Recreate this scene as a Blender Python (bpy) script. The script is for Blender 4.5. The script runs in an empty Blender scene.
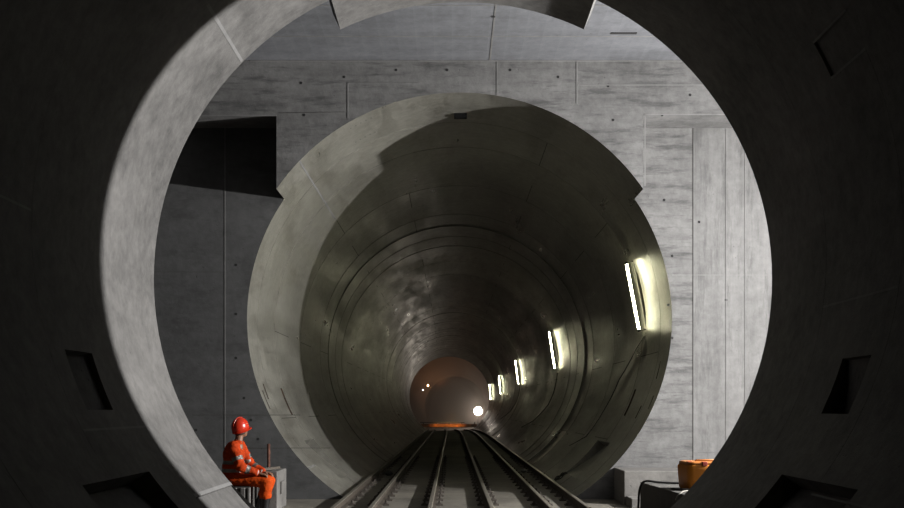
import bpy, bmesh, math, random
from mathutils import Vector, Matrix
random.seed(7)
S = bpy.context.scene
COL = S.collection
PI = math.pi

# ------------------------------------------------------------------ camera
CAMZ = 1.46
cam_d = bpy.data.cameras.new('camera')
cam_d.sensor_width = 36.0
cam_d.lens = 36.0 * 1000.0 / 904.0
cam_d.shift_x = 0.0
cam_d.shift_y = 154.0 / 904.0
cam_d.clip_end = 400
cam = bpy.data.objects.new('camera', cam_d)
cam.location = (0, 0, CAMZ)
cam.rotation_euler = (PI / 2, 0, 0)
COL.objects.link(cam)
S.camera = cam
# ------------------------------------------------------------------ world, exposure
w = bpy.data.worlds.new('world')
S.world = w
w.use_nodes = True
w.node_tree.nodes['Background'].inputs[0].default_value = (1.0, 0.90, 0.62, 1)
w.node_tree.nodes['Background'].inputs[1].default_value = 0.004
S.view_settings.view_transform = 'Standard'
S.view_settings.look = 'None'
S.view_settings.exposure = 0.0
S.view_settings.gamma = 1.0
S.view_settings.use_curve_mapping = False


def lamp(name, kind, loc, power, color, size=0.2, target=None, spot=None, blend=0.5):
    d = bpy.data.lights.new(name, kind)
    d.energy = power
    d.color = color
    if kind == 'AREA':
        d.shape = 'DISK'
        d.size = size
    else:
        d.shadow_soft_size = size
    if kind == 'SPOT':
        d.spot_size = spot
        d.spot_blend = blend
    o = bpy.data.objects.new(name, d)
    o.location = loc
    if target is not None:
        o.rotation_euler = (Vector(target) - Vector(loc)).to_track_quat('-Z', 'Y').to_euler()
    COL.objects.link(o)
    return o


# the flood lamp standing in the right-hand bay of the chamber
lamp('flood_light', 'AREA', (8.3, 12.15, 3.35), 2950, (1.0, 0.98, 0.965), 0.13, target=(-1.7, 7.95, 3.3))

# added weak yellow fill behind the camera, tints the near tunnel
lamp('near_tunnel_fill', 'POINT', (2.6, -9, 3.6), 30, (1.0, .86, .45), .3)

# ------------------------------------------------------------------ geometry constants
R = 3.4
CX = 0.12
CZ = CAMZ + 1.421
TH = 0.20
Y_NEAR, Y_NEAR_CROWN, Y_FAR, Y_FAR_CROWN, Y_END = 11.0, 11.88, 16.0, 15.28, 85.0
Z_CEIL, Z_LINT = CAMZ + 5.317, CAMZ + 4.477
X_L, X_R = -18.0, 14.0
F = 1000.0


def P(px, py, y):
    return Vector(((px - 452) * y / F, y, CAMZ - (py - 408) * y / F))


def bend(y):
    return 0.0 if y < 45 else -0.34 * ((y - 45) / 40.0) ** 2


def sag(y):
    return 0.0 if y < 45 else -0.46 * ((y - 45) / 40.0) ** 2


def tube_pt(t, y, r):
    return (CX + bend(y) + r * math.sin(t), y, CZ + sag(y) + r * math.cos(t))


# ------------------------------------------------------------------ mesh helper
class MB:
    def __init__(s):
        s.v, s.f, s.m, s.sm = [], [], [], []

    def add(s, vs, fs, mi=0, smooth=False):
        b = len(s.v)
        s.v += [tuple(p) for p in vs]
        for f in fs:
            s.f.append([b + i for i in f])
            s.m.append(mi)
            s.sm.append(smooth)

    def quad(s, a, b, c, d, mi=0, smooth=False):
        s.add([a, b, c, d], [(0, 1, 2, 3)], mi, smooth)

    def box(s, lo, hi, mi=0, M=None):
        x0, y0, z0 = lo
        x1, y1, z1 = hi
        vs = [Vector(p) for p in ((x0, y0, z0), (x1, y0, z0), (x1, y1, z0), (x0, y1, z0),
                                  (x0, y0, z1), (x1, y0, z1), (x1, y1, z1), (x0, y1, z1))]
        if M is not None:
            vs = [M @ p for p in vs]
        s.add(vs, [(3, 2, 1, 0), (4, 5, 6, 7), (0, 1, 5, 4), (1, 2, 6, 5), (2, 3, 7, 6), (3, 0, 4, 7)], mi)

    def tube(s, pts, rad, n=10, mi=0, cap=True, smooth=True):
        pts = [Vector(p) for p in pts]
        rs = rad if isinstance(rad, (list, tuple)) else [rad] * len(pts)
        rings = []
        prev = None
        for i, p in enumerate(pts):
            a = pts[max(i - 1, 0)]
            b = pts[min(i + 1, len(pts) - 1)]
            d = (b - a).normalized()
            if prev is None:
                u = d.orthogonal().normalized()
            else:
                u = (prev - d * prev.dot(d)).normalized()
            prev = u
            v = d.cross(u)
            rings.append([p + (u * math.cos(2 * PI * k / n) + v * math.sin(2 * PI * k / n)) * rs[i] for k in range(n)])
        vs = [q for r in rings for q in r]
        fs = []
        for i in range(len(pts) - 1):
            for k in range(n):
                k2 = (k + 1) % n
                fs.append((i * n + k, i * n + k2, (i + 1) * n + k2, (i + 1) * n + k))
        s.add(vs, fs, mi, smooth)
        if cap:
            s.add(rings[0], [tuple(reversed(range(n)))], mi)
            s.add(rings[-1], [tuple(range(n))], mi)

    def lathe(s, prof, n=24, M=None, mi=0, smooth=True):
        """prof: list of (r, z)"""
        vs, fs = [], []
        for r, z in prof:
            for k in range(n):
                p = Vector((r * math.cos(2 * PI * k / n), r * math.sin(2 * PI * k / n), z))
                vs.append(M @ p if M is not None else p)
        for i in range(len(prof) - 1):
            for k in range(n):
                k2 = (k + 1) % n
                fs.append((i * n + k, i * n + k2, (i + 1) * n + k2, (i + 1) * n + k))
        s.add(vs, fs, mi, smooth)

    def ball(s, c, r, n=16, M=None, mi=0):
        """ellipsoid, r scalar or 3-tuple"""
        rr = r if isinstance(r, (tuple, list)) else (r, r, r)
        vs, fs = [], []
        m = n // 2
        for i in range(m + 1):
            a = PI * i / m
            for k in range(n):
                b = 2 * PI * k / n
                p = Vector((rr[0] * math.sin(a) * math.cos(b), rr[1] * math.sin(a) * math.sin(b), rr[2] * math.cos(a)))
                if M is not None:
                    p = M @ p
                vs.append(p + Vector(c))
        for i in range(m):
            for k in range(n):
                k2 = (k + 1) % n
                fs.append((i * n + k, (i + 1) * n + k, (i + 1) * n + k2, i * n + k2))
        s.add(vs, fs, mi, True)

    def capsule(s, p, q, r0, r1, n=14, mi=0):
        p, q = Vector(p), Vector(q)
        s.tube([p, p.lerp(q, .5), q], [r0, (r0 + r1) / 2, r1], n, mi)
        s.ball(p, r0, n, mi=mi)
        s.ball(q, r1, n, mi=mi)

    def build(s, name, mats, parent=None, bevel=0, weld=True):
        me = bpy.data.meshes.new(name)
        me.from_pydata(s.v, [], s.f)
        for m in (mats if isinstance(mats, (list, tuple)) else [mats]):
            me.materials.append(m)
        for p, mi, sm in zip(me.polygons, s.m, s.sm):
            p.material_index = mi
            p.use_smooth = sm
        bm = bmesh.new()
        bm.from_mesh(me)
        if weld:
            bmesh.ops.remove_doubles(bm, verts=bm.verts, dist=1e-5)
            bmesh.ops.recalc_face_normals(bm, faces=bm.faces)
        bm.to_mesh(me)
        bm.free()
        o = bpy.data.objects.new(name, me)
        COL.objects.link(o)
        if parent:
            o.parent = parent
        if bevel:
            b = o.modifiers.new('bevel', 'BEVEL')
            b.width = bevel
            b.segments = 2
            b.limit_method = 'ANGLE'
        return o


def tag(o, label, cat, group=None, kind=None):
    o['label'] = label
    o['category'] = cat
    if group:
        o['group'] = group
    if kind:
        o['kind'] = kind
    return o


def struct(o):
    o['kind'] = 'structure'
    return o


def empty(name, loc, rz=0.0):
    o = bpy.data.objects.new(name, None)
    o.location = loc
    o.rotation_euler = (0, 0, rz)
    o.empty_display_size = .1
    COL.objects.link(o)
    return o


# ------------------------------------------------------------------ materials
class NT:
    def __init__(s, name):
        s.mat = bpy.data.materials.new(name)
        s.mat.use_nodes = True
        s.t = s.mat.node_tree
        s.b = s.t.nodes['Principled BSDF']

    def n(s, typ, **kw):
        nd = s.t.nodes.new(typ)
        for k, v in kw.items():
            setattr(nd, k, v)
        return nd

    def l(s, a, b):
        s.t.links.new(a, b)

    def math(s, op, a, b=None, c=None):
        nd = s.n('ShaderNodeMath', operation=op)
        for i, x in enumerate((a, b, c)):
            if x is None:
                continue
            if isinstance(x, (int, float)):
                nd.inputs[i].default_value = x
            else:
                s.l(x, nd.inputs[i])
        return nd.outputs[0]

    def coords(s, scale=(1, 1, 1)):
        tc = s.n('ShaderNodeTexCoord')
        mp = s.n('ShaderNodeMapping')
        mp.inputs['Scale'].default_value = scale
        s.l(tc.outputs['Object'], mp.inputs['Vector'])
        return mp.outputs[0]

    def noise(s, vec, scale, detail=6, rough=.6):
        nd = s.n('ShaderNodeTexNoise')
        nd.inputs['Scale'].default_value = scale
        nd.inputs['Detail'].default_value = detail
        nd.inputs['Roughness'].default_value = rough
        s.l(vec, nd.inputs['Vector'])
        return nd.outputs['Fac']

    def ramp(s, fac, stops):
        nd = s.n('ShaderNodeValToRGB')
        cr = nd.color_ramp
        while len(cr.elements) < len(stops):
            cr.elements.new(.5)
        for e, (p, c) in zip(cr.elements, stops):
            e.position = p
            e.color = (*c, 1) if len(c) == 3 else c
        s.l(fac, nd.inputs[0])
        return nd.outputs[0]

    def mix(s, fac, a, b, mode='MIX'):
        nd = s.n('ShaderNodeMix', data_type='RGBA', blend_type=mode)
        if isinstance(fac, (int, float)):
            nd.inputs[0].default_value = fac
        else:
            s.l(fac, nd.inputs[0])
        for i, x in ((6, a), (7, b)):
            if isinstance(x, (tuple, list)):
                nd.inputs[i].default_value = (*x[:3], 1)
            else:
                s.l(x, nd.inputs[i])
        return nd.outputs[2]

    def bump(s, h, strength=.3, dist=.02, prev=None):
        nd = s.n('ShaderNodeBump')
        nd.inputs['Strength'].default_value = strength
        nd.inputs['Distance'].default_value = dist
        s.l(h, nd.inputs['Height'])
        if prev is not None:
            s.l(prev, nd.inputs['Normal'])
        return nd.outputs[0]


ALB = 0.62      # overall reflectance: all surface colours scaled down to weaken bounced light


def g(v, tint=(1, 1, 1)):
    return (v * tint[0], v * tint[1], v * tint[2])


def concrete(name, base, tint=(1, 1, 1), contrast=.45, rough=(.75, .95), streak=(1, 1, 1), streak_amt=.5, bump=.25,
             pores=True, spec=.4, dirt=None, board=None):
    base *= ALB
    if dirt:
        dirt = (tuple(ALB * x for x in dirt[0]),) + tuple(dirt[1:])
    m = NT(name)
    c = m.coords()
    big = m.noise(c, .55, 5, .62)
    fine = m.noise(c, 7, 8, .7)
    st = m.noise(m.coords(streak), 1.6, 6, .65)
    f = m.math('ADD', m.math('MULTIPLY', big, 1 - streak_amt), m.math('MULTIPLY', st, streak_amt))
    f = m.math('ADD', m.math('MULTIPLY', f, .66), m.math('MULTIPLY', fine, .34))
    lo, hi = base * (1 - contrast), base * (1 + contrast)
    col = m.ramp(f, [(.37, g(lo, tint)), (.5, g(base, tint)), (.63, g(hi, tint))])
    if dirt:
        dn = m.noise(m.coords(dirt[2] if len(dirt) > 2 else (1, 1, 1)), 2.3, 7, .72)
        col = m.mix(m.ramp(dn, [(.51, (0, 0, 0)), (.64, (dirt[1],) * 3)]), col, dirt[0])
    h = fine
    if pores:
        vo = m.n('ShaderNodeTexVoronoi')
        vo.inputs['Scale'].default_value = 9
        m.l(c, vo.inputs['Vector'])
        pm = m.ramp(vo.outputs['Distance'], [(.05, (1, 1, 1)), (.12, (0, 0, 0))])
        sel = m.ramp(m.noise(c, 1.9, 3), [(.52, (0, 0, 0)), (.62, (1, 1, 1))])
        pm = m.math('MULTIPLY', pm, sel)
        col = m.mix(m.math('MULTIPLY', pm, .55), col, g(base * .3, tint))
        h = m.math('SUBTRACT', h, m.math('MULTIPLY', pm, .8))
    if board:
        # casting-board lines: fine joints across the given axis
        sx = m.n('ShaderNodeSeparateXYZ')
        tc = m.n('ShaderNodeTexCoord')
        m.l(tc.outputs['Object'], sx.inputs[0])
        q = m.math('FRACT', m.math('DIVIDE', sx.outputs[board[0]], board[1]))
        ln = m.ramp(q, [(0.0, (1, 1, 1)), (board[3], (0, 0, 0))])
        col = m.mix(m.math('MULTIPLY', ln, board[2]), col, g(base * (1.5 if board[2] < .5 else .5), tint))
        h = m.math('SUBTRACT', h, m.math('MULTIPLY', ln, .3))
    m.l(col, m.b.inputs['Base Color'])
    rr = m.n('ShaderNodeMapRange')
    rr.inputs['To Min'].default_value, rr.inputs['To Max'].default_value = rough
    rr.inputs['From Min'].default_value, rr.inputs['From Max'].default_value = .3, .7
    m.l(st, rr.inputs['Value'])
    m.l(rr.outputs[0], m.b.inputs['Roughness'])
    m.b.inputs['Specular IOR Level'].default_value = spec
    m.l(m.bump(h, bump, .02, m.bump(big, .25, .08)), m.b.inputs['Normal'])
    return m.mat


def plain(name, col, rough=.6, metal=0.0, var=.15, bump=.0, scale=12, spec=.5):
    col = tuple(ALB * x for x in col)
    m = NT(name)
    c = m.coords()
    f = m.noise(c, scale, 5)
    cc = m.ramp(f, [(.3, tuple(x * (1 - var) for x in col)), (.7, tuple(min(1, x * (1 + var)) for x in col))])
    m.l(cc, m.b.inputs['Base Color'])
    m.b.inputs['Roughness'].default_value = rough
    m.b.inputs['Metallic'].default_value = metal
    m.b.inputs['Specular IOR Level'].default_value = spec
    if bump:
        m.l(m.bump(f, bump, .01), m.b.inputs['Normal'])
    return m.mat


def glow(name, col, strength):
    m = NT(name)
    m.b.inputs['Base Color'].default_value = (*col, 1)
    m.b.inputs['Emission Color'].default_value = (*col, 1)
    m.b.inputs['Emission Strength'].default_value = strength
    return m.mat


CON_NEAR = concrete('near_lining_concrete', .145, (1, .97, .93), .62, (.65, .85), (1, .25, 1), .45, .25)
CON_FAR = concrete('far_lining_concrete', .24, (1.0, .975, .85), .45, (.25, .52), (1, .16, 1), .55, .22, spec=.6, pores=False,
                   dirt=((.085, .076, .06), .45, (1, .22, 1)))
CON_WALL = concrete('board_marked_concrete', .21, (1, .99, .975), .42, (.8, .95), (.35, 1, 2.2), .55, .35,
                    dirt=((.06, .06, .06), .62, (.5, 1, 3.6)))
CON_WALL_V = concrete('smooth_cast_concrete', .235, (1, .99, .975), .34, (.8, .95), (2.6, 1, .25), .6, .25,
                      dirt=((.09, .09, .088), .5, (3, 1, .5)))
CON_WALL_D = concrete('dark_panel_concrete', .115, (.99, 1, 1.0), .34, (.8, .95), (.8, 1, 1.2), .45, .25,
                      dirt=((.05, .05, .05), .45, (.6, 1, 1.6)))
CON_CEIL = concrete('ceiling_concrete', .22, (.95, .98, 1.05), .3, (.8, .95), (.3, 2, 1), .5, .2, board=(0, .26, .16, .3))
CON_FLOOR = concrete('floor_concrete', .22, (1, .92, .76), .45, (.7, .95), (1, .5, 1), .4, .4, board=(1, .62, .6, .07))
CON_BLOCK = concrete('block_concrete', .22, (1, .96, .90), .35, (.8, .95), (1, 1, 1), .3, .4)
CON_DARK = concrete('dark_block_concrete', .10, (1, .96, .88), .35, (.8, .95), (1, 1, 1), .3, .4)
CON_END = concrete('cavern_concrete', .20, (1, .90, .82), .4, (.8, .95), (1, 1, 1), .3, .5)
SEAM = concrete('seam_mortar', .25, (1, .99, .97), .25, (.8, .95), (1, 1, 1), .3, .3, pores=False)
SEAM_DARK = plain('seam_dark', (.07, .065, .06), .9)
HOLE = plain('hole_dark', (.02, .02, .02), .95)
RUST = plain('rusty_recess', (.09, .06, .042), .9, var=.6, bump=.6, scale=25)
STEEL_TOP = plain('rail_steel_worn', (.36, .33, .28), .42, .55, .2)
STEEL_SIDE = plain('rail_steel_rusty', (.085, .068, .052), .8, .2, .5, .3, 18)
CLIP = plain('clip_steel', (.10, .085, .07), .7, .4, .4)
BLACKBOX = plain('black_box_paint', (.010, .010, .010), .9, spec=.02)
BLACK = plain('black_rubber', (.018, .018, .018), .55)
GREYMETAL = plain('grey_metal', (.22, .22, .21), .5, .6)
DARKMETAL = plain('dark_metal', (.035, .034, .032), .6, .3)


# ------------------------------------------------------------------ the linings
def grid_lining(mb, ts, ys, rad, skip, pockets):
    """inner surface; cells for which skip(t, y) is true are left open; pockets = (t0,t1,y0,y1,depth fn, material)"""
    def pocket_of(t, y):
        for p in pockets:
            if p[0] < t < p[1] and p[2] < y < p[3]:
                return p
        return None
    nt, ny = len(ts), len(ys)
    kind = {}
    block, prev_sharp = [], True
    fs, vs = [], []
    for j in range(ny - 1):
        new = j == 0 or abs(rad[j] - rad[j + 1]) > 1e-4 or abs(rad[j - 1] - rad[j]) > 1e-4
        if new:
            if fs:
                mb.add(vs, fs, 0, True)
            fs, vs = [], [tube_pt(t, ys[j], rad[j]) for t in ts]
        base = len(vs) - nt
        vs += [tube_pt(t, ys[j + 1], rad[j + 1]) for t in ts]
        for i in range(nt - 1):
            t, y = (ts[i] + ts[i + 1]) / 2, (ys[j] + ys[j + 1]) / 2
            if skip(t, y):
                kind[i, j] = 's'
                continue
            p = pocket_of(t, y)
            kind[i, j] = p if p else 'n'
            if not p:
                fs.append((base + i, base + i + 1, base + nt + i + 1, base + nt + i))
    mb.add(vs, fs, 0, True)
    for (i, j), p in kind.items():
        if not isinstance(p, tuple):
            continue
        t0, t1, y0, y1 = ts[i], ts[i + 1], ys[j], ys[j + 1]
        d = p[4]
        B = [tube_pt(t0, y0, R + d(t0, y0)), tube_pt(t1, y0, R + d(t1, y0)), tube_pt(t1, y1, R + d(t1, y1)), tube_pt(t0, y1, R + d(t0, y1))]
        A = [tube_pt(t0, y0, rad[j]), tube_pt(t1, y0, rad[j]), tube_pt(t1, y1, rad[j + 1]), tube_pt(t0, y1, rad[j + 1])]
        mb.quad(*B, p[5])
        for (di, dj, a, b) in ((0, -1, 0, 1), (1, 0, 1, 2), (0, 1, 2, 3), (-1, 0, 3, 0)):
            if kind.get((i + di, j + dj)) == 'n':
                mb.quad(A[a], A[b], B[b], B[a], p[5])


def axis_values(lo, hi, step, extra):
    n = max(1, int(round((hi - lo) / step)))
    v = [lo + (hi - lo) * i / n for i in range(n + 1)]
    v = [x for x in v if all(abs(x - e) > step * .3 for e in extra) or x in (lo, hi)] + list(extra)
    return sorted(set(round(x, 5) for x in v if lo <= x <= hi))


D = math.radians


def wedge(a0, a1, da, db, use_y=False):
    def fn(t, y):
        q = (y if use_y else t)
        u = min(1, max(0, (q - a0) / (a1 - a0)))
        return max(.003, da + (db - da) * u)
    return fn


def outer_and_end(mb, ts, y_crown, y_rim, tc, y_back, sign):
    """outer shell, front annulus and the two radial faces beside the projecting crown segment"""
    for i in range(len(ts) - 1):
        a, b = ts[i], ts[i + 1]
        tm = (a + b) / 2
        y = y_crown if abs(tm) < tc else y_rim
        if abs(tm) < tc:
            mb.quad(tube_pt(a, y, R), tube_pt(b, y, R), tube_pt(b, y, R + TH), tube_pt(a, y, R + TH))
        mb.quad(tube_pt(a, y, R + TH), tube_pt(b, y, R + TH), tube_pt(b, y_back, R + TH), tube_pt(a, y_back, R + TH), 0, True)
    for t in (-tc, tc):
        mb.quad(tube_pt(t, y_crown, R), tube_pt(t, y_rim, R), tube_pt(t, y_rim, R + TH), tube_pt(t, y_crown, R + TH))


def strip(mb, t, y0, y1, wd=.03, mi=1, off=.004):
    a = wd / R / 2
    n = max(1, int((y1 - y0) / .8))
    for k in range(n):
        ya, yb = y0 + (y1 - y0) * k / n, y0 + (y1 - y0) * (k + 1) / n
        mb.quad(tube_pt(t - a, ya, R - off), tube_pt(t + a, ya, R - off), tube_pt(t + a, yb, R - off), tube_pt(t - a, yb, R - off), mi)


def lining(name, y_from, y_to, y_crown, y_rim, tc, joints, pockets, mats, seams, rnd):
    mb = MB()
    text = [-tc, tc] + [v for p in pockets for v in p[:2]]
    ts = axis_values(-PI, PI, D(2.5), text)
    far = y_to > 40
    gap, dep = (.007, .008) if far else (.003, .0015)
    yext = []
    for j in joints:
        yext += [j - gap - .002, j - gap, j + gap, j + gap + .002]
    yext += [y_crown, y_rim] + [v for p in pockets for v in p[2:4]]
    ys = axis_values(y_from, y_to, .8, yext)
    js = sorted(joints)
    offs = {k: rnd.uniform(-.006, .006) * (1.7 if k > 8 and k % 3 == 0 else 1) for k in range(len(js) + 1)}
    slope = {k: rnd.uniform(-.007, .007) for k in range(len(js) + 1)}
    rad = []
    for y in ys:
        k = sum(1 for j in js if j < y)
        r = R + (offs[k] + slope[k] * (y - js[k - 1] - .8) if (far and k > 1) else 0)
        if any(abs(y - j) < gap + .0005 for j in js):
            r = R + dep
        rad.append(r)
    if far:
        sk = lambda t, y: y < y_rim and abs(t) > tc
    else:
        sk = lambda t, y: y > y_rim and abs(t) > tc
    grid_lining(mb, ts, ys, rad, sk, pockets)
    if not far:
        outer_and_end(mb, ts, y_crown, y_rim, tc, y_from, 1)
    for s in seams:
        strip(mb, *s)
    return struct(mb.build(name, mats, weld=False))


rn = random.Random(3)
near_joints = [9.4 - 1.6 * k for k in range(14)]
pk_near = [
    (D(-115.0), D(-106.1), 8.12, 8.74, wedge(8.12, 8.74, .20, .05, True), 0),
    (D(107.0), D(115.6), 8.04, 8.63, wedge(D(107), D(115.6), .05, .20), 0),
    (D(-142), D(-125.5), 7.16, 8.74, wedge(D(-142), D(-125.5), .02, .20), 0),
    (D(126), D(142), 7.07, 8.70, wedge(D(126), D(142), .20, .02), 0),
    (D(60.3), D(66), 7.80, 8.50, wedge(7.8, 8.5, .01, .025, True), 0),
]
pk_near.append((D(-142), D(-131.8), 9.42, Y_NEAR, wedge(D(-142), D(-131.8), .06, .02), 0))
seam_near = [(D(-131.4), 9.42, 10.99, .04, 1), (D(-45.5), 9.42, 11.86 - .9, .035, 1)]
for k, j in enumerate(near_joints):
    for q in range(5):
        if k == 0 and q == 0:
            continue
        seam_near.append((D(-46 + 72 * q + (30 if k % 2 else 0)), j - 1.58, j - .02, .02, 1))
seam_near += [(D(60.3), 7.8, 8.5, .02, 1), (D(66), 7.8, 8.5, .02, 1)]
near = lining('wall_near', -12.0, Y_NEAR_CROWN, Y_NEAR_CROWN, Y_NEAR, D(25.2), near_joints, pk_near,
              [CON_NEAR, SEAM], seam_near, rn)

far_joints = [16.87 + 1.6 * k for k in range(43) if 16.87 + 1.6 * k < Y_END - .5]
pk_far = [
    (D(-142), D(-126.0), 17.80, 18.95, wedge(D(-142), D(-126), .01, .16), 0),
    (D(127), D(142), 17.95, 19.45, wedge(D(127), D(142), .18, .01), 0),
    (D(-117), D(-108.2), 18.12, 18.30, lambda t, y: .03, 2),
    (D(108.5), D(117.3), 18.14, 18.30, lambda t, y: .03, 2),
    (D(-112), D(-107.5), 16.50, 16.58, lambda t, y: .02, 2),
    (D(-115), D(-109.5), 16.25, 16.31, lambda t, y: .02, 2),
    (D(101), D(106), 16.55, 16.62, lambda t, y: .02, 2),
    (D(114), D(118), 17.0, 17.07, lambda t, y: .02, 2),
    (D(111), D(115), 16.3, 16.36, lambda t, y: .02, 2),
]
seam_far = [(D(-46.2), 15.29, 20.0, .03, 1), (D(-134.5), 16.0, 16.85, .022, 1)]
for k, j in enumerate(far_joints):
    for q in range(5):
        if k < 2 and q == 0:
            continue
        seam_far.append((D(-46 + 72 * q + (28 if k % 2 else 0)), j + .02, j + 1.58, .012, 3))
for yj in (15.6, 16.4):
    for q in range(5):
        seam_far.append((D(-30 + 1.5 * q), yj - .03, yj + .03, .02, 1))
farl = lining('wall_far', Y_FAR_CROWN, Y_END, Y_FAR_CROWN, Y_FAR, D(55.5), far_joints, pk_far,
              [CON_FAR, SEAM, RUST, SEAM_DARK], seam_far, rn)

# ------------------------------------------------------------------ chamber walls
XB = R * math.sin(D(55.5))


def circ(x, sgn):
    d = x - CX
    return CZ + sgn * math.sqrt(max(0, R * R - d * d))


def wall_columns(mb, y, z0, z1, xs, mi=0):
    for a, b in zip(xs, xs[1:]):
        m = (a + b) / 2
        if abs(m - CX) >= R:
            mb.quad((a, y, z0), (b, y, z0), (b, y, z1), (a, y, z1), mi)
        else:
            ca, cb = circ(a, -1), circ(b, -1)
            if max(ca, cb) > z0:
                mb.quad((a, y, z0), (b, y, z0), (b, y, max(z0, cb)), (a, y, max(z0, ca)), mi)
            ca, cb = circ(a, 1), circ(b, 1)
            if max(ca, cb) < z1:
                mb.quad((a, y, ca), (b, y, cb), (b, y, z1), (a, y, z1), mi)


xs_c = [CX + R * math.sin(-PI / 2 + PI * i / 90) for i in range(91)]
mb = MB()
# lower back wall, flush with the lining
XV1 = P(693, 0, Y_FAR).x          # smooth cast panels begin at the joint on the right
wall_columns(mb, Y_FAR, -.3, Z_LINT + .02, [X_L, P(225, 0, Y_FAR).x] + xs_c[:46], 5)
wall_columns(mb, Y_FAR, -.3, Z_LINT + .02, xs_c[45:] + [XV1])
wall_columns(mb, Y_FAR, -.3, Z_LINT + .02, [XV1, X_R], 1)
# portal frame in front of it
tsb = [D(-55.5) + D(111) * i / 60 for i in range(61)]
for a, b in zip(tsb, tsb[1:]):
    pa, pb = tube_pt(a, Y_FAR_CROWN, R), tube_pt(b, Y_FAR_CROWN, R)
    mb.quad(pa, pb, (pb[0], pb[1], Z_CEIL), (pa[0], pa[1], Z_CEIL))
zn = tube_pt(D(55.5), 0, R)[2]
for sx, xe in ((-1, X_L), (1, X_R)):
    x = CX + sx * XB
    mb.quad((x, Y_FAR_CROWN, Z_LINT), (xe, Y_FAR_CROWN, Z_LINT), (xe, Y_FAR_CROWN, Z_CEIL), (x, Y_FAR_CROWN, Z_CEIL))
    mb.quad((x, Y_FAR_CROWN, Z_LINT), (xe, Y_FAR_CROWN, Z_LINT), (xe, Y_FAR, Z_LINT), (x, Y_FAR, Z_LINT))
    mb.quad((x, Y_FAR_CROWN, zn), (x, Y_FAR, zn), (x, Y_FAR, Z_LINT), (x, Y_FAR_CROWN, Z_LINT))


def fin(p, q, y, wd=.02, mi=2, th=.006):
    """a raised casting seam on a wall facing the camera"""
    p, q = Vector(p), Vector(q)
    d = (q - p).normalized()
    n = Vector((0, 1, 0)).cross(d) * wd / 2
    o = Vector((0, -th, 0))
    mb.add([p - n, q - n, q + n, p + n, p - n + o, q - n + o, q + n + o, p + n + o],
           [(4, 5, 6, 7), (0, 1, 5, 4), (1, 2, 6, 5), (2, 3, 7, 6), (3, 0, 4, 7)], mi)


def hole(px, py, y, r=.022):
    c = P(px, py, y) + Vector((0, -.004, 0))
    mb.add([c + Vector((r * math.cos(2 * PI * k / 8), 0, r * math.sin(2 * PI * k / 8))) for k in range(8)],
           [tuple(range(8))], 3)


YW, YP = Y_FAR, Y_FAR_CROWN
# seams of the lower wall
for (x0, y0, x1, y1, wd, mi) in ((693, 128, 693, 470, .010, 4), (726, 128, 726, 470, .012, 2), (745, 120, 745, 470, .012, 2),
                                 (672, 275, 790, 275, .014, 2), (693, 452, 740, 452, .008, 2),
                                 (225, 128, 225, 470, .012, 2), (130, 272, 225, 272, .006, 4),
                                 (193, 415, 300, 415, .008, 4), (226, 448, 330, 448, .008, 4)):
    fin(P(x0, y0, YW), P(x1, y1, YW), YW, wd, mi)
for (x0, y0, x1, y1, wd, mi) in ((577, 62, 577, 104, .022, 2), (348, 83, 348, 118, .018, 2), (577, 85, 722, 85, .018, 2),
                                 (278, 113, 345, 112, .006, 4), (348, 83, 420, 83, .008, 2), (497, 62, 497, 95, .014, 2),
                                 (645, 114, 645, 186, .016, 2), (645, 114.5, 730, 114.5, .02, 2), (195, 115.5, 277, 115.5, .02, 2),
                                 (250, 61, 690, 61, .018, 2)):
    fin(P(x0, y0, YP), P(x1, y1, YP), YP, wd, mi)
for (px, py) in ((301, 83), (344, 77), (304, 115), (396, 70), (447, 70), (510, 70), (558, 77), (608, 86), (613, 120), (662, 142 - 27),
                 (690, 95)):
    hole(px, py, YP)
for (px, py) in ((664, 200), (672, 256), (668, 305), (672, 338), (236, 265), (236, 314), (236, 358), (244, 398), (251, 420), (258, 439), (699, 222), (726, 300),
                 (196, 430)):
    hole(px, py, YW)
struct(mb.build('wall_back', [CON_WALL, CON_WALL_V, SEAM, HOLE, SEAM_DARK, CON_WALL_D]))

mb = MB()
xs_n = [X_L] + xs_c + [X_R]
wall_columns(mb, Y_NEAR, -.3, Z_CEIL, xs_n)
struct(mb.build('wall_front', CON_WALL))
for nm, x in (('wall_left', X_L), ('wall_right', X_R)):
    mb = MB()
    s = -1 if x < 0 else 1
    mb.box((min(x, x + s * .3), Y_NEAR - .3, -.3), (max(x, x + s * .3), Y_FAR + .3, Z_CEIL + .2))
    struct(mb.build(nm, CON_WALL))

mb = MB()
mb.box((X_L, Y_NEAR - .2, Z_CEIL), (X_R, Y_FAR + .2, Z_CEIL + .3))
# casting joints and a slot in the ceiling
for (a, b) in ((X_L, X_R),):
    for yy in (14.3, 13.2):
        mb.box((a, yy - .012, Z_CEIL - .006), (b, yy + .012, Z_CEIL), 1)
for xx in (.58,):
    mb.box((xx - .012, Y_NEAR, Z_CEIL - .005), (xx + .012, Y_FAR_CROWN, Z_CEIL), 1)
c0 = P(612, 33, 14.25)
mb.box((2.25, 14.15, Z_CEIL - .008), (2.62, 14.21, Z_CEIL), 2)
mb.box((P(493, 0, 13.7).x - .025, 13.55, Z_CEIL - .008), (P(493, 0, 13.7).x + .025, 13.6, Z_CEIL), 2)
struct(mb.build('ceiling', [CON_CEIL, SEAM, HOLE]))

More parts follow.
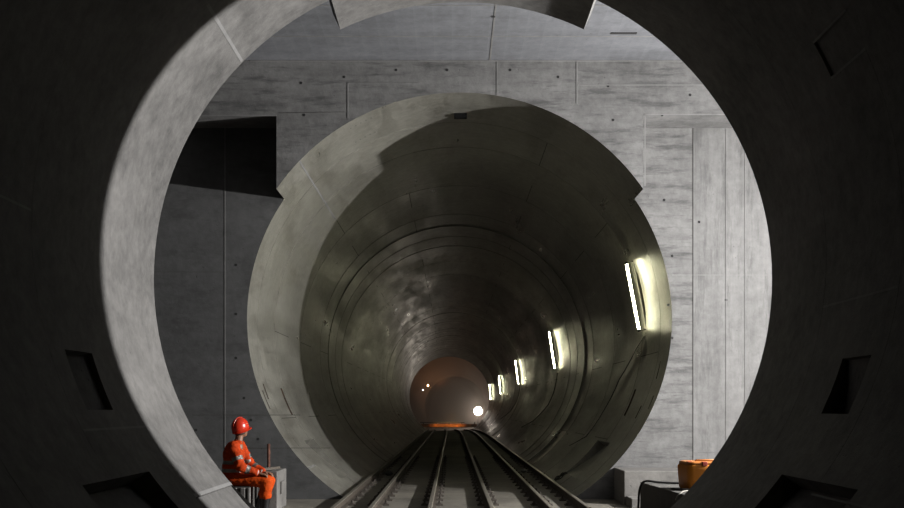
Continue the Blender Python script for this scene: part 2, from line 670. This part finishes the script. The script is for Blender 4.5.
# ------------------------------------------------------------------ floor
mb = MB()
mb.box((X_L, Y_NEAR - .01, -.3), (X_R, Y_FAR, 0))
HW = math.sqrt(R * R - CZ * CZ) + .03
ysf = [-12, Y_NEAR]
mb.box((CX - HW, -12, -.25), (CX + HW, Y_NEAR, 0))
ysf = [16 + (Y_END - 16) * i / 30 for i in range(31)]
for a, b in zip(ysf, ysf[1:]):
    xa, xb = CX + bend(a), CX + bend(b)
    mb.quad((xa - HW, a, sag(a)), (xa + HW, a, sag(a)), (xb + HW, b, sag(b)), (xb - HW, b, sag(b)))
struct(mb.build('floor', CON_FLOOR))

# ------------------------------------------------------------------ rails
RPROF = [(-.065, 0), (.065, 0), (.065, .012), (.012, .028), (.012, .082), (.032, .09), (.032, .115), (.024, .122),
         (-.024, .122), (-.032, .115), (-.032, .09), (-.012, .082), (-.012, .028), (-.065, .012)]


def rail(x, label, ystart=3.0):
    mb = MB()
    ys = [ystart, 16, 25, 35] + [40 + 2.5 * i for i in range(19)]
    ys = [y for y in ys if y <= Y_END] + ([Y_END] if ys[-1] < Y_END else [])
    n = len(RPROF)
    rings = [[(x + bend(y) + a, y, b + sag(y)) for a, b in RPROF] for y in ys]
    top = {6, 7, 8}
    for j in range(len(ys) - 1):
        for k in range(n):
            k2 = (k + 1) % n
            mb.quad(rings[j][k], rings[j][k2], rings[j + 1][k2], rings[j + 1][k], 1 if k in top else 0)
    mb.add(rings[0], [tuple(range(n))], 0)
    mb.add(rings[-1], [tuple(reversed(range(n)))], 0)
    o = mb.build('rail', [STEEL_SIDE, STEEL_TOP])
    tag(o, label, 'rail', 'rails of the construction track')
    return o


def clip_mesh():
    mb = MB()
    mb.box((-.05, -.06, 0), (.05, .06, .022))
    mb.box((-.03, -.035, .022), (.02, .035, .04))
    mb.tube([(0, 0, .03), (0, 0, .075)], .017, 6, smooth=False)
    return mb


rails = []
RX = [CX - 1.73, CX - 1.22, CX - .42, CX + .42, CX + 1.22, CX + 1.73]
RL = ['outermost left steel rail, running close along the foot of the tunnel lining',
      'second steel rail from the left, between outer left rail and middle pair',
      'left rail of the middle pair, running down the centre of the tunnel floor',
      'right rail of the middle pair, running down the centre of the tunnel floor',
      'second steel rail from the right, between middle pair and outer right rail',
      'outermost right steel rail, below the row of tube lights']
proto_clip = None
for x, lb in zip(RX, RL):
    r = rail(x, lb)
    rails.append(r)
    for k in range(20):
        yy = 15.0 + .75 * k
        for sd in (-1, 1):
            if abs(x - CX) > 1.5 and sd * (x - CX) > 0:
                continue
            if proto_clip is None:
                c = proto_clip = clip_mesh().build('rail_clip', CLIP, r)
            else:
                c = proto_clip.copy()
                COL.objects.link(c)
                c.parent = r
            c.location = (x + sd * .112, yy, 0)

# ------------------------------------------------------------------ tube lights on the right of the far tunnel
TUBE = glow('fluorescent_tube_glow', (1.0, .96, .63), 52)


FIXTURE = plain('fixture_grey', (.09, .088, .08), .6)


def light_fixture():
    """origin on the lining; +Z points into the tunnel (radially inward), +X runs along the tube"""
    e = empty('tube_light', (0, 0, 0))
    b = MB()
    b.box((-.66, -.03, .0), (.66, .03, .05))
    b.box((-.635, -.012, .05), (-.615, .012, .17))
    b.box((.615, -.012, .05), (.635, .012, .17))
    b.build('housing', FIXTURE, e, .006)
    t = MB()
    t.tube([(-.60, 0, .18), (.60, 0, .18)], .022, 12)
    t.build('tube', TUBE, e)
    for sx in (-1, 1):
        c = MB()
        c.tube([(sx * .60, 0, .18), (sx * .645, 0, .18)], .025, 12)
        c.build('end_cap', DARKMETAL, e)
    k = MB()
    k.box((-.79, -.04, .0), (-.68, .04, .07))
    k.build('junction_box', DARKMETAL, e, .008)
    return e


def copy_tree(o, parent=None):
    c = o.copy()
    COL.objects.link(c)
    c.parent = parent
    for ch in list(o.children):
        copy_tree(ch, c)
    return c


LY = [(79.3, 18.15), (81.2, 33.02), (82.6, 50.97), (85.0, 67.5), (86, 80.5)]
LN = ['nearest and largest glowing tube light on the right lining near the tunnel mouth',
      'second glowing tube light from the tunnel mouth on the right lining',
      'third glowing tube light from the tunnel mouth on the right lining',
      'fourth glowing tube light, second from the far tunnel end',
      'farthest and smallest glowing tube light, beside the dark tunnel end']
fx = light_fixture()
for i, ((t, y), lb) in enumerate(zip(LY, LN)):
    o = fx if i == 0 else copy_tree(fx)
    a = D(t)
    p = Vector(tube_pt(a, y, R - .004))
    inw = Vector((-math.sin(a), 0, -math.cos(a)))
    along = Vector((-math.cos(a), 0, math.sin(a)))     # up along the lining
    side = inw.cross(along)
    M = Matrix((along, side, inw)).transposed().to_4x4()
    M.translation = p
    o.matrix_world = M
    tag(o, lb, 'light', 'tube lights along the right lining')


def wall_cable(name, pts, rad, mat, label, cat='cable'):
    m = MB()
    q = []
    for (t0, y0), (t1, y1) in zip(pts, pts[1:]):
        n = max(2, int(abs(t1 - t0) / 4) + int(abs(y1 - y0) / 1.5) + 1)
        for k in range(n):
            u = k / n
            q.append(tube_pt(D(t0 + (t1 - t0) * u), y0 + (y1 - y0) * u, R - rad - .012))
    q.append(tube_pt(D(pts[-1][0]), pts[-1][1], R - rad - .012))
    m.tube(q, rad, 6)
    return tag(m.build(name, mat), label, cat, 'cables drooping from the tube lights')


wall_cable('power_cable', [(92, 18.2), (95, 18.9), (104.5, 20.3), (115, 20.8), (126.7, 21.1), (132, 22.4)],
           .008, BLACK, 'thin dark cable drooping down the lining from the nearest tube light')
wall_cable('power_cable', [(94, 33.1), (106, 33.2), (113, 33.6), (124, 36), (130, 39)],
           .012, BLACK, 'dark cable hanging down the lining below the second tube light')
wall_cable('power_cable', [(95, 51.1), (108, 51.3), (118, 53), (127, 58)],
           .014, BLACK, 'dark cable hanging down the lining below the third tube light')

# ------------------------------------------------------------------ sensor box at the crown of the far tunnel
so = empty('sensor_box', P(460.5, 115.5, 16.4))
m = MB()
m.box((-.105, -.06, -.045), (.105, .06, .05))
m.build('housing', BLACKBOX, so, .008)
m = MB()
m.lathe([(.0, -.012), (.034, -.012), (.034, .0)], 16, Matrix.Translation((0, -.06, 0)) @ Matrix.Rotation(-PI / 2, 4, 'X') @ Matrix.Rotation(PI, 4, 'X'))
m.build('lens', HOLE, so)
m = MB()
ztop = tube_pt(0, 0, R)[2] - P(460.5, 115.5, 16.4).z
m.box((-.07, -.03, .05), (-.05, .03, ztop))
m.box((.05, -.03, .05), (.07, .03, ztop))
m.build('bracket', BLACKBOX, so)
tag(so, 'small dark box with round lens hanging from the crown of far tunnel mouth', 'sensor')

# ------------------------------------------------------------------ far cavern beyond the lined tunnel
mb = MB()
R2 = 5.2
nt = 64
ZF = sag(Y_END)
CC = (CX - .34, CZ + ZF)                    # axis at the tunnel end
NC = (CX + .25, 1.55)                       # axis of the next tunnel bore


def ring_pts(c, r, y):
    return [(c[0] + r * math.sin(2 * PI * i / nt), y, c[1] + r * math.cos(2 * PI * i / nt)) for i in range(nt)]


secs = [ring_pts(CC, R, Y_END), ring_pts(CC, R2, Y_END), ring_pts(CC, R2, 113), ring_pts(NC, 3.75, 113), ring_pts(NC, 3.75, 114),
        ring_pts(NC, 3.5, 114), ring_pts(NC, 3.5, 150)]
for k, (a, b) in enumerate(zip(secs, secs[1:])):
    for i in range(nt):
        i2 = (i + 1) % nt
        mb.quad(a[i], a[i2], b[i2], b[i], 0, k in (1, 3, 5))
mb.add(secs[-1], [tuple(range(nt))])
struct(mb.build('wall_cavern', CON_END))
mb = MB()
mb.box((-5, Y_END, -.9), (5.5, 150, ZF - .12))
struct(mb.build('floor_cavern', CON_END))

# haze of the far cavern, a real volume of dusty air
hm = bpy.data.materials.new('dusty_air')
hm.use_nodes = True
ht = hm.node_tree
ht.nodes.remove(ht.nodes['Principled BSDF'])
vs = ht.nodes.new('ShaderNodeVolumePrincipled')
vs.inputs['Color'].default_value = (.95, .84, .76, 1)
vs.inputs['Density'].default_value = .032
vs.inputs['Anisotropy'].default_value = .4
ht.links.new(vs.outputs[0], ht.nodes['Material Output'].inputs['Volume'])
mb = MB()
mb.box((-5.3, 85.6, ZF - .11), (5.2, 149, 7.8))
hz = mb.build('haze', hm)
tag(hz, 'brown dusty haze filling the cavern behind the far tunnel end', 'haze', kind='stuff')

# balloon work lamp
bp = P(478, 411, 97)
FZ = ZF - .12
bl = empty('work_lamp', (bp.x, bp.y, FZ))
m = MB()
m.ball((0, 0, bp.z - FZ), .40, 20)
m.build('globe', glow('work_lamp_glow', (1.0, .89, .76), 50), bl)
m = MB()
m.tube([(0, 0, .5), (0, 0, bp.z - FZ - .38)], .03, 8)
m.build('pole', DARKMETAL, bl)
for k in range(3):
    m = MB()
    a = 2 * PI * k / 3 + .4
    m.tube([(0, 0, .55), (.45 * math.cos(a), .45 * math.sin(a), .0)], .02, 6)
    m.build('leg', DARKMETAL, bl)
tag(bl, 'dazzling white globe work lamp on a stand at the right of the tunnel end', 'work lamp')


def small_lamp(px, py, y, r, col, s, label, power):
    p = P(px, py, y)
    e = empty('bulkhead_lamp', p)
    m = MB()
    m.ball((0, 0, 0), r, 14)
    m.build('globe', glow('small_lamp_glow', col, s), e)
    m = MB()
    m.box((-.6, .0, -.04), (-.02, .06, .04))
    m.build('bracket', DARKMETAL, e)
    tag(e, label, 'lamp', 'small lamps on the left of the cavern')
    return e


small_lamp(428, 385.5, 111, .12, (1.0, .50, .22), 40, 'small orange lamp high on the left of the dark tunnel end', 0)
small_lamp(423, 390, 111, .07, (.75, .8, 1.0), 16, 'tiny bluish lamp just below left of the small orange lamp', 0)
lamp('cavern_orange_light', 'SPOT', P(440, 383, 108.5), 420, (1.0, .42, .16), .2, target=P(447, 374, 113), spot=D(120))

# barrier across the far end
ORB = plain('orange_barrier_paint', (.75, .26, .06), .6, var=.95, scale=2.2)
ba = empty('barrier', (P(449, 0, 90).x, 90, P(0, 427, 90).z - .05))
m = MB()
m.box((-2.5, -.06, .05), (2.5, .06, .32))
m.build('board', ORB, ba, .01)
for k in range(5):
    m = MB()
    m.box((-2.3 + 1.15 * k - .05, -.02, 0), (-2.3 + 1.15 * k + .05, .1, .48))
    m.build('post', CON_BLOCK, ba)
m = MB()
m.box((-2.6, -.05, .42), (1.4, .05, .50))
m.build('top_board', CON_BLOCK, ba)
tag(ba, 'low orange barrier board lying across the tunnel end below the lamps', 'barrier')
lamp('barrier_light', 'SPOT', P(452, 413, 88.2), 170, (1.0, .55, .2), .15, target=P(449, 424, 90), spot=D(80))

# ------------------------------------------------------------------ things at the right of the chamber
m = MB()
kx = 2.592
m.box((kx, 15.06, 0), (X_R - .02, Y_FAR - .004, .51))
tag(m.build('concrete_ledge', CON_BLOCK, bevel=.012), 'long low pale concrete ledge along the foot of the bright right wall', 'ledge')
m = MB()
m.box((kx + .02, 14.55, 0), (X_R - .02, 15.05, .14))
tag(m.build('footing_slab', CON_BLOCK, bevel=.01), 'thin pale slab lying in front of the low ledge, left of dark block', 'slab')

# dark block: front-left corner seen at (640,505)-(640,482)
zt = .47
def gp(px, py, z):     # point on the horizontal plane z seen at a pixel
    y = (CAMZ - z) * F / (py - 408)
    return Vector(((px - 452) * y / F, y, z))
A = gp(640, 482, zt)
B = gp(690, 496.5, zt)
dirv = (B - A).normalized()
perp = Vector((-dirv.y, dirv.x, 0))
if perp.x < 0:
    perp = -perp
L1, L2 = (B - A).length + .06, 1.3
Cn = [A, A + dirv * L1, A + dirv * L1 + perp * L2, A + perp * L2]
m = MB()
vsb = [Vector((p.x, p.y, 0)) for p in Cn] + Cn
m.add(vsb, [(3, 2, 1, 0), (4, 5, 6, 7), (0, 1, 5, 4), (1, 2, 6, 5), (2, 3, 7, 6), (3, 0, 4, 7)])
m.add([p + Vector((0, 0, .0015)) for p in Cn], [(0, 1, 2, 3)])
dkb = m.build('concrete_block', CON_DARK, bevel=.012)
tag(dkb, 'dark concrete block standing skewed under the orange canister', 'block')
print('BLOCK', [tuple(round(v, 2) for v in c) for c in Cn])

# orange canister on the block
ORANGE = plain('orange_plastic', (.54, .18, .004), .5, var=.18, scale=6, spec=.3)
ORANGE_L = plain('orange_plastic_lid', (.58, .19, .02), .45, var=.1, scale=6)
RED = plain('red_plastic', (.40, .05, .03), .45)


def rrect(hx, hy, r, n=5):
    pts = []
    for (sx, sy, a0) in ((1, 1, 0), (-1, 1, 90), (-1, -1, 180), (1, -1, 270)):
        for k in range(n + 1):
            a = D(a0 + 90 * k / n)
            pts.append((sx * (hx - r) + r * math.cos(a), sy * (hy - r) + r * math.sin(a)))
    return pts


def rprism(m, levels, mi=0, cap=True):
    """levels: (hx, hy, r, z)"""
    rings = [[(x, y, z) for x, y in rrect(hx, hy, r)] for hx, hy, r, z in levels]
    n = len(rings[0])
    for a, b in zip(rings, rings[1:]):
        m.add(a + b, [(k, (k + 1) % n, n + (k + 1) % n, n + k) for k in range(n)], mi, True)
    if cap:
        m.add(rings[0], [tuple(reversed(range(n)))], mi)
        m.add(rings[-1], [tuple(range(n))], mi)


ca = empty('canister', (3.075, 12.17, zt + .003), D(6))
m = MB()
rprism(m, [(.255, .20, .07, 0), (.27, .21, .07, .02), (.285, .225, .075, .25), (.285, .225, .075, .285), (.265, .21, .075, .315)])
m.build('body', ORANGE, ca)
m = MB()
rprism(m, [(.272, .215, .075, .315), (.272, .215, .075, .33), (.25, .195, .06, .342)])
m.build('lid', ORANGE_L, ca)
for (x, y) in ((-.235, -.12), (-.08, -.205)):
    m = MB()
    m.box((x - .03, y - .03, .295), (x + .03, y + .03, .345))
    m.build('latch', RED, ca, .006)
m = MB()
m.tube([(-.12, 0, .335), (-.11, 0, .352), (.11, 0, .352), (.12, 0, .335)], .012, 8)
m.build('handle', ORANGE_L, ca)
tag(ca, 'orange plastic canister with red latches standing on the dark block', 'canister')


def smooth_path(pts, n=6):
    pts = [Vector(p) for p in pts]
    out = []
    for i in range(len(pts) - 1):
        p0, p1, p2, p3 = pts[max(i - 1, 0)], pts[i], pts[i + 1], pts[min(i + 2, len(pts) - 1)]
        for k in range(n):
            t = k / n
            out.append(.5 * ((2 * p1) + (p2 - p0) * t + (2 * p0 - 5 * p1 + 4 * p2 - p3) * t * t + (3 * p1 - p0 - 3 * p2 + p3) * t ** 3))
    out.append(pts[-1])
    return out


m = MB()
m.tube(smooth_path([(2.46, 13.25, .015), (2.465, 13.22, .2), (2.475, 13.18, .40), (2.53, 13.10, .50), (2.70, 13.02, .492), (2.95, 12.96, .487), (3.3, 12.9, .486), (3.7, 12.6, .486)]), .015, 8)
tag(m.build('cable', BLACK), 'black cable draped over the back edge of the dark block', 'cable')
HOSE = plain('pale_hose', (.30, .28, .24), .5)
m = MB()
m.tube(smooth_path([(2.585, 11.55, .395), (2.62, 11.55, .46), (2.70, 11.6, .495), (2.85, 11.66, .487), (3.1, 11.7, .485)]), .011, 8)
tag(m.build('hose', HOSE), 'short pale hose hanging over the edge in front of the orange canister', 'hose')
m = MB()
m.tube(smooth_path([(2.65, 12.05, .486), (2.75, 11.93, .486), (2.95, 11.85, .486), (3.2, 11.84, .486)]), .013, 8)
tag(m.build('cord', BLACK), 'dark cord lying on the block beside the foot of the canister', 'cord')

# ------------------------------------------------------------------ things at the left of the chamber
PALE = concrete('pale_block_concrete', .30, (1, .97, .92), .25, (.8, .95), (1, 1, 1), .3, .4)
se = empty('ribbed_block', (-2.98, 13.72, 0))
m = MB()
m.box((-.26, -.26, 0), (.26, .30, .395))
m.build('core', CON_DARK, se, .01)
for x0, x1 in ((-.27, -.02), (.035, .085), (.14, .20), (.235, .268)):
    m = MB()
    m.box((x0, -.30, 0), (x1, -.261, .385))
    m.build('rib', PALE, se, .006)
tag(se, 'low ribbed pale concrete block that the worker sits on', 'block')

pb = empty('concrete_post', (-2.63, 14.55, 0))
m = MB()
m.box((-.17, -.38, 0), (.155, .40, .562))
m.build('body', CON_BLOCK, pb, .015)
m = MB()
m.box((.156, -.15, .22), (.18, .12, .40))
m.build('anchor_plate', CON_BLOCK, pb, .006)
tag(pb, 'upright pale concrete block behind the knees of the worker', 'block')
WOOD = plain('weathered_wood', (.24, .21, .17), .8, var=.3, scale=9)
m = MB()
MM = Matrix.Translation((-2.62, 14.3, .564)) @ Matrix.Rotation(D(20), 4, 'Z') @ Matrix.Rotation(D(-6), 4, 'Y')
m.box((-.17, -.05, .012), (.16, .05, .045), 0, MM)
m.box((-.17, -.05, .0), (-.12, .05, .012), 0, MM)
tag(m.build('wood_offcut', WOOD, bevel=.005), 'grey wood offcut lying on top of the upright block', 'wood')
RUSTY = plain('rusty_steel', (.16, .065, .04), .85, .2, .4)
m = MB()
m.tube([(-2.765, 15.08, 0), (-2.765, 15.08, .92)], .024, 8)
tag(m.build('steel_stake', RUSTY), 'thin rusty steel stake standing upright against the dark left wall', 'stake')

# small things by the rails
m = MB()
for kx_, (t, y, rr_) in enumerate(((D(144.3), 19.0, .13), (D(144.6), 19.2, .11))):
    c = Vector(tube_pt(t, y, R - .05))
    inw = Vector((-math.sin(t), 0, -math.cos(t)))
    u = Vector((0, 1, 0))
    v = inw.cross(u)
    m.tube([c + (u * math.cos(2 * PI * k / 24) + v * math.sin(2 * PI * k / 24)) * rr_ + inw * .01 * math.sin(k) for k in range(25)], .011, 6, cap=False)
tag(m.build('wire_coil', DARKMETAL), 'loose coil of dark wire beside the outermost right rail', 'wire')


def stone(p, r, mat, label):
    m = MB()
    m.ball((0, 0, 0), (r, r * .8, r * .6), 10)
    rr_ = random.Random(int(p[1] * 100))
    m.v = [tuple(c * rr_.uniform(.8, 1.15) for c in v) for v in m.v]
    o = m.build('stone', mat)
    o.location = p
    return tag(o, label, 'stone')


stone((1.62, 22.6, .045), .085, PALE, 'small pale stone between the two right rails')
stone((-1.36, 21.6, .045), .09, DARKMETAL, 'small dark lump between the two left rails')

# ------------------------------------------------------------------ the worker
def skin_mat(name, col, rough=.5):
    return plain(name, col, rough, var=.1, scale=20)


SKIN = skin_mat('skin', (.30, .15, .09))
HAIR = plain('dark_hair', (.025, .018, .013), .7)
HIVIS = plain('hi_vis_orange_cloth', (.55, .052, .004), .8, spec=.15, var=.16, bump=.5, scale=9)
HIVIS2 = plain('hi_vis_orange_trousers', (.74, .085, .004), .8, spec=.15, var=.16, bump=.5, scale=9)
BAND = plain('reflective_band', (.22, .21, .19), .45, .2, .15)
BOOT = plain('black_boot', (.014, .014, .014), .45)
HELMET = plain('helmet_red', (.70, .042, .016), .25, var=.04)
CUFF = plain('pale_cuff', (.6, .58, .55), .7)
EYE = plain('eye', (.02, .02, .02), .3)


from mathutils import noise as mnoise


def remesh(name, mb_, mat, parent, voxel, smooth=6, recolor=None, mats=None, wrinkle=0.0):
    o = mb_.build(name + '_source', mat)
    r = o.modifiers.new('r', 'REMESH')
    r.mode = 'VOXEL'
    r.voxel_size = voxel
    s = o.modifiers.new('s', 'SMOOTH')
    s.factor = .5
    s.iterations = smooth
    dg = bpy.context.evaluated_depsgraph_get()
    me = bpy.data.meshes.new_from_object(o.evaluated_get(dg))
    bpy.data.objects.remove(o)
    me.name = name
    me.materials.clear()
    for mm in (mats or [mat]):
        me.materials.append(mm)
    if wrinkle:
        nn = [v.normal.copy() for v in me.vertices]
        for v, q in zip(me.vertices, nn):
            c = v.co
            k = mnoise.noise((c.x * 13, c.y * 9, c.z * 17)) + .5 * mnoise.noise((c.x * 30, c.y * 22, c.z * 38))
            if c.z > .41 or c.x > .2:
                v.co = c + q * k * wrinkle
    for p in me.polygons:
        p.use_smooth = True
        p.material_index = recolor(p.center) if recolor else 0
    ob = bpy.data.objects.new(name, me)
    COL.objects.link(ob)
    ob.parent = parent
    return ob


pe = empty('person', (-2.93, 13.70, 0), 0)
tag(pe, 'seated worker in orange hi-vis suit and red helmet, hands resting on the knees', 'person')
V = Vector
# joints (local x = forward, -y = the side towards the camera)
pel = V((-.04, 0, .485))
chest = V((-.055, 0, .80))
neck0 = V((-.005, 0, .985))
head = V((.040, .015, 1.165))
yawh = Matrix.Rotation(D(60), 4, 'Z') @ Matrix.Rotation(D(-17), 4, 'Y')
J = {}
for s, k in ((-1, 'r'), (1, 'l')):
    J['sh' + k] = V((-.02, s * .185, .935))
    J['hip' + k] = V((-.01, s * .095, .475))
J['elr'], J['wrr'] = V((.085, -.245, .665)), V((.310, -.165, .575))
J['ell'], J['wrl'] = V((.115, .235, .665)), V((.325, .145, .575))
J['knr'], J['anr'] = V((.415, -.135, .455)), V((.385, -.14, .075))
J['knl'], J['anl'] = V((.40, .13, .455)), V((.25, .14, .075))

# body: one continuous figure (torso, neck, head, arms, hands, legs)
b = MB()
b.capsule(pel, chest, .115, .125)
b.capsule(pel + V((0, -.07, 0)), pel + V((0, .07, 0)), .10, .10)
b.capsule(chest, neck0 - V((0, 0, .06)), .12, .075)
b.capsule(neck0 - V((0, 0, .05)), head + V((-.02, 0, -.05)), .058, .052)
for k in 'rl':
    b.capsule(chest + V((.02, 0, .10)), J['sh' + k], .08, .055)
    b.capsule(J['sh' + k], J['el' + k], .052, .04)
    b.capsule(J['el' + k], J['wr' + k], .04, .027)
    b.capsule(J['hip' + k], J['kn' + k], .075, .055)
    b.capsule(J['kn' + k], J['an' + k], .052, .036)
    b.capsule(J['an' + k], J['an' + k] + V((.14, 0, -.03)), .036, .03)


def hp(x, y, z):
    return head + (yawh @ V((x, y, z)))


R3 = yawh.to_3x3().to_4x4()
b.ball(head + (yawh @ V((-.012, 0, .02))), (.096, .075, .105), 18, R3)
b.ball(hp(.022, 0, -.045), (.066, .056, .07), 16, R3)
b.capsule(hp(.055, 0, -.095), hp(.066, 0, -.095), .022, .02)       # chin
b.capsule(hp(.078, 0, .012), hp(.100, 0, -.024), .010, .015)       # nose
b.capsule(hp(.074, -.018, -.060), hp(.074, .018, -.060), .012, .012)   # lips
b.capsule(hp(.070, -.035, .030), hp(.070, .035, .030), .014, .014)     # brow
for s in (-1, 1):
    b.ball(hp(-.005, s * .077, -.015), (.018, .010, .032), 12, R3)     # ears
    b.ball(hp(.05, s * .036, -.028), .024, 12)                         # cheeks
# hands: palm, four fingers and a thumb closing over each knee
for s, k in ((-1, 'r'), (1, 'l')):
    w0 = J['wr' + k]
    d = V((.97, -s * .10, -.22)).normalized()
    side = V((0, -s, 0)); side = (side - d * side.dot(d)).normalized()      # towards the thumb (inner side)
    dn = V((0, 0, -1)); dn = (dn - d * dn.dot(d)).normalized()
    pc = w0 + d * .02
    for q in (-.028, -.010, .010, .028):
        b.capsule(pc + side * q * .7, w0 + d * .09 + side * q, .015, .0135)
    lens = (.060, .074, .082, .074)
    for i, q in enumerate((-.033, -.012, .011, .034)):
        f0 = w0 + d * .088 + side * q
        L = lens[i]
        f1 = f0 + (d * .92 + dn * .25 + side * q * 1.5).normalized() * L * .45
        f2 = f1 + (d * .62 + dn * .75).normalized() * L * .32
        f3 = f2 + (d * .25 + dn * .95).normalized() * L * .25
        b.capsule(f0, f1, .0105, .0095, 10)
        b.capsule(f1, f2, .0095, .0085, 10)
        b.capsule(f2, f3, .0085, .0075, 10)
    t0 = w0 + d * .028 + side * .024
    t1 = t0 + (d * .6 + side * .75 + dn * .2).normalized() * .040
    t2 = t1 + (d * .85 + side * .25 + dn * .4).normalized() * .032
    b.capsule(t0, t1, .014, .012, 10)
    b.capsule(t1, t2, .0115, .009, 10)
body = remesh('body', b, SKIN, pe, .0062, 3)

# eyes
for s in (-1, 1):
    m = MB()
    m.ball(hp(.078, s * .031, .006), .0095, 10)
    m.build('eye', EYE, pe)
# hair below the helmet
m = MB()
for a in range(-75, 76, 15):
    for z0 in (0, -.03, -.055):
        an = PI + D(a)
        m.ball(hp(-.012 + .086 * math.cos(an), .070 * math.sin(an), z0 + .02), .020, 8)
remesh('hair', m, HAIR, pe, .006, 4)

# jacket
j = MB()
j.capsule(pel + V((-.01, -.055, .02)), pel + V((-.01, .055, .02)), .145, .145)
j.ball(pel.lerp(chest, .5) + V((-.015, 0, 0)), (.158, .185, .20), 18)
j.ball(chest + V((-.005, 0, .0)), (.148, .195, .17), 18)
j.capsule(chest + V((0, -.10, .10)), chest + V((0, .10, .10)), .105, .105)
j.capsule(neck0 + V((-.03, 0, -.06)), neck0 + V((.0, 0, -.01)), .085, .068)
j.capsule(neck0 + V((-.03, -.03, -.05)), J['shr'], .075, .07)
j.capsule(neck0 + V((-.03, .03, -.05)), J['shl'], .075, .07)
for k in 'rl':
    j.capsule(J['sh' + k], J['el' + k], .085, .070)
    wr = J['el' + k].lerp(J['wr' + k], .86)
    j.capsule(J['el' + k], wr, .070, .052)
    j.ball(J['el' + k] + V((-.015, 0, .02)), .074, 12)


def seg_t(p, a, c):
    d = c - a
    return (p - a).dot(d) / d.dot(d), ((p - a) - d * ((p - a).dot(d) / d.dot(d))).length


def jband(p):
    p = V(p)
    for k in 'rl':
        s_ = -1 if k == 'r' else 1
        t, dd = seg_t(p, J['sh' + k], J['el' + k])
        if dd < .10 and abs(p.y) > .17 and t > .3:
            t2, d2 = seg_t(p, J['el' + k], J['wr' + k])
            if t2 > .12 and d2 < .085:
                return 1 if .28 < t2 < .50 else 0
            return 1 if .52 < t < .70 else 0
        t2, d2 = seg_t(p, J['el' + k], J['wr' + k])
        if t2 > .05 and d2 < .085 and abs(p.y) > .09 and p.x > .12:
            return 1 if .28 < t2 < .50 else 0
    if .585 < p.z < .635 or .695 < p.z < .745:
        return 1
    return 0


remesh('jacket', j, HIVIS, pe, .010, 4, jband, [HIVIS, BAND], .011)
for k in 'rl':
    m = MB()
    a, c = J['el' + k], J['wr' + k]
    m.tube([a.lerp(c, .84), a.lerp(c, .97)], [.050, .046], 16)
    m.build('cuff', CUFF, pe, .006)

# trousers
t_ = MB()
t_.capsule(pel + V((-.01, -.075, -.005)), pel + V((-.01, .075, -.005)), .118, .118)
for k in 'rl':
    t_.capsule(J['hip' + k] + V((0, 0, .01)), J['kn' + k], .102, .088)
    a = J['kn' + k].lerp(J['an' + k], .50)
    t_.capsule(J['kn' + k], a, .088, .082)
# keep the seat flat where it rests
t_.v = [(x, y, max(z, .398) if x < .22 else z) for x, y, z in t_.v]
remesh('trousers', t_, HIVIS2, pe, .010, 4, wrinkle=.006)

# boots
for k in 'rl':
    m = MB()
    an, kn = J['an' + k], J['kn' + k]
    m.capsule(kn.lerp(an, .48), an, .078, .058)
    m.capsule(an + V((-.03, 0, -.01)), an + V((.02, 0, -.02)), .055, .05)
    m.capsule(an + V((.0, 0, -.02)), an + V((.15, 0, -.032)), .05, .042)
    m.v = [(x, y, max(z, .003)) for x, y, z in m.v]
    remesh('boot', m, BOOT, pe, .010, 3)

# helmet
m = MB()
Hm = Matrix.Translation(head + (yawh @ V((-.012, 0, .045)))) @ yawh
n = 32
prof = [(math.cos(D(a)), math.sin(D(a))) for a in range(0, 91, 9)]
vs_, fs_ = [], []
for c_, s_ in prof:
    for k in range(n):
        a = 2 * PI * k / n
        vs_.append(Hm @ V((.130 * c_ * math.cos(a),   .108 * c_ * math.sin(a), .128 * s_)))
for i in range(len(prof) - 1):
    for k in range(n):
        fs_.append((i * n + k, i * n + (k + 1) % n, (i + 1) * n + (k + 1) % n, (i + 1) * n + k))
m.add(vs_, fs_, 0, True)
# lower band
vs_ = []
for (e, z) in ((.0, .0), (.003, -.066), (-.008, -.066), (-.010, .0)):
    for k in range(n):
        a = 2 * PI * k / n
        vs_.append(Hm @ V(((.130 + e) * math.cos(a), (.108 + e) * math.sin(a), z)))
fs_ = [(i * n + k, i * n + (k + 1) % n, (i + 1) * n + (k + 1) % n, (i + 1) * n + k) for i in range(3) for k in range(n)]
m.add(vs_, fs_, 0, True)
hel = m.build('helmet', HELMET, pe)
m = MB()
# brim at the front
vs_, fs_ = [], []
nb = 17
for i in range(nb):
    a = D(-70 + 140 * i / (nb - 1))
    ext = .045 * math.cos(a * 90 / 70 * .95) + .004
    for (e, z) in ((0, -.048), (ext, -.060), (ext, -.064), (0, -.058)):
        vs_.append(Hm @ V(((.131 + e) * math.cos(a), (.109 + e * .8) * math.sin(a), z)))
for i in range(nb - 1):
    for q in range(4):
        fs_.append((i * 4 + q, i * 4 + (q + 1) % 4, (i + 1) * 4 + (q + 1) % 4, (i + 1) * 4 + q))
m.add(vs_, fs_, 0, True)
o = m.build('brim', HELMET, hel)
m = MB()
m.tube([Hm @ V((.131 * math.cos(D(a)), 0, .129 * math.sin(D(a)))) for a in range(15, 166, 10)], .007, 8)
m.build('ridge', HELMET, hel)
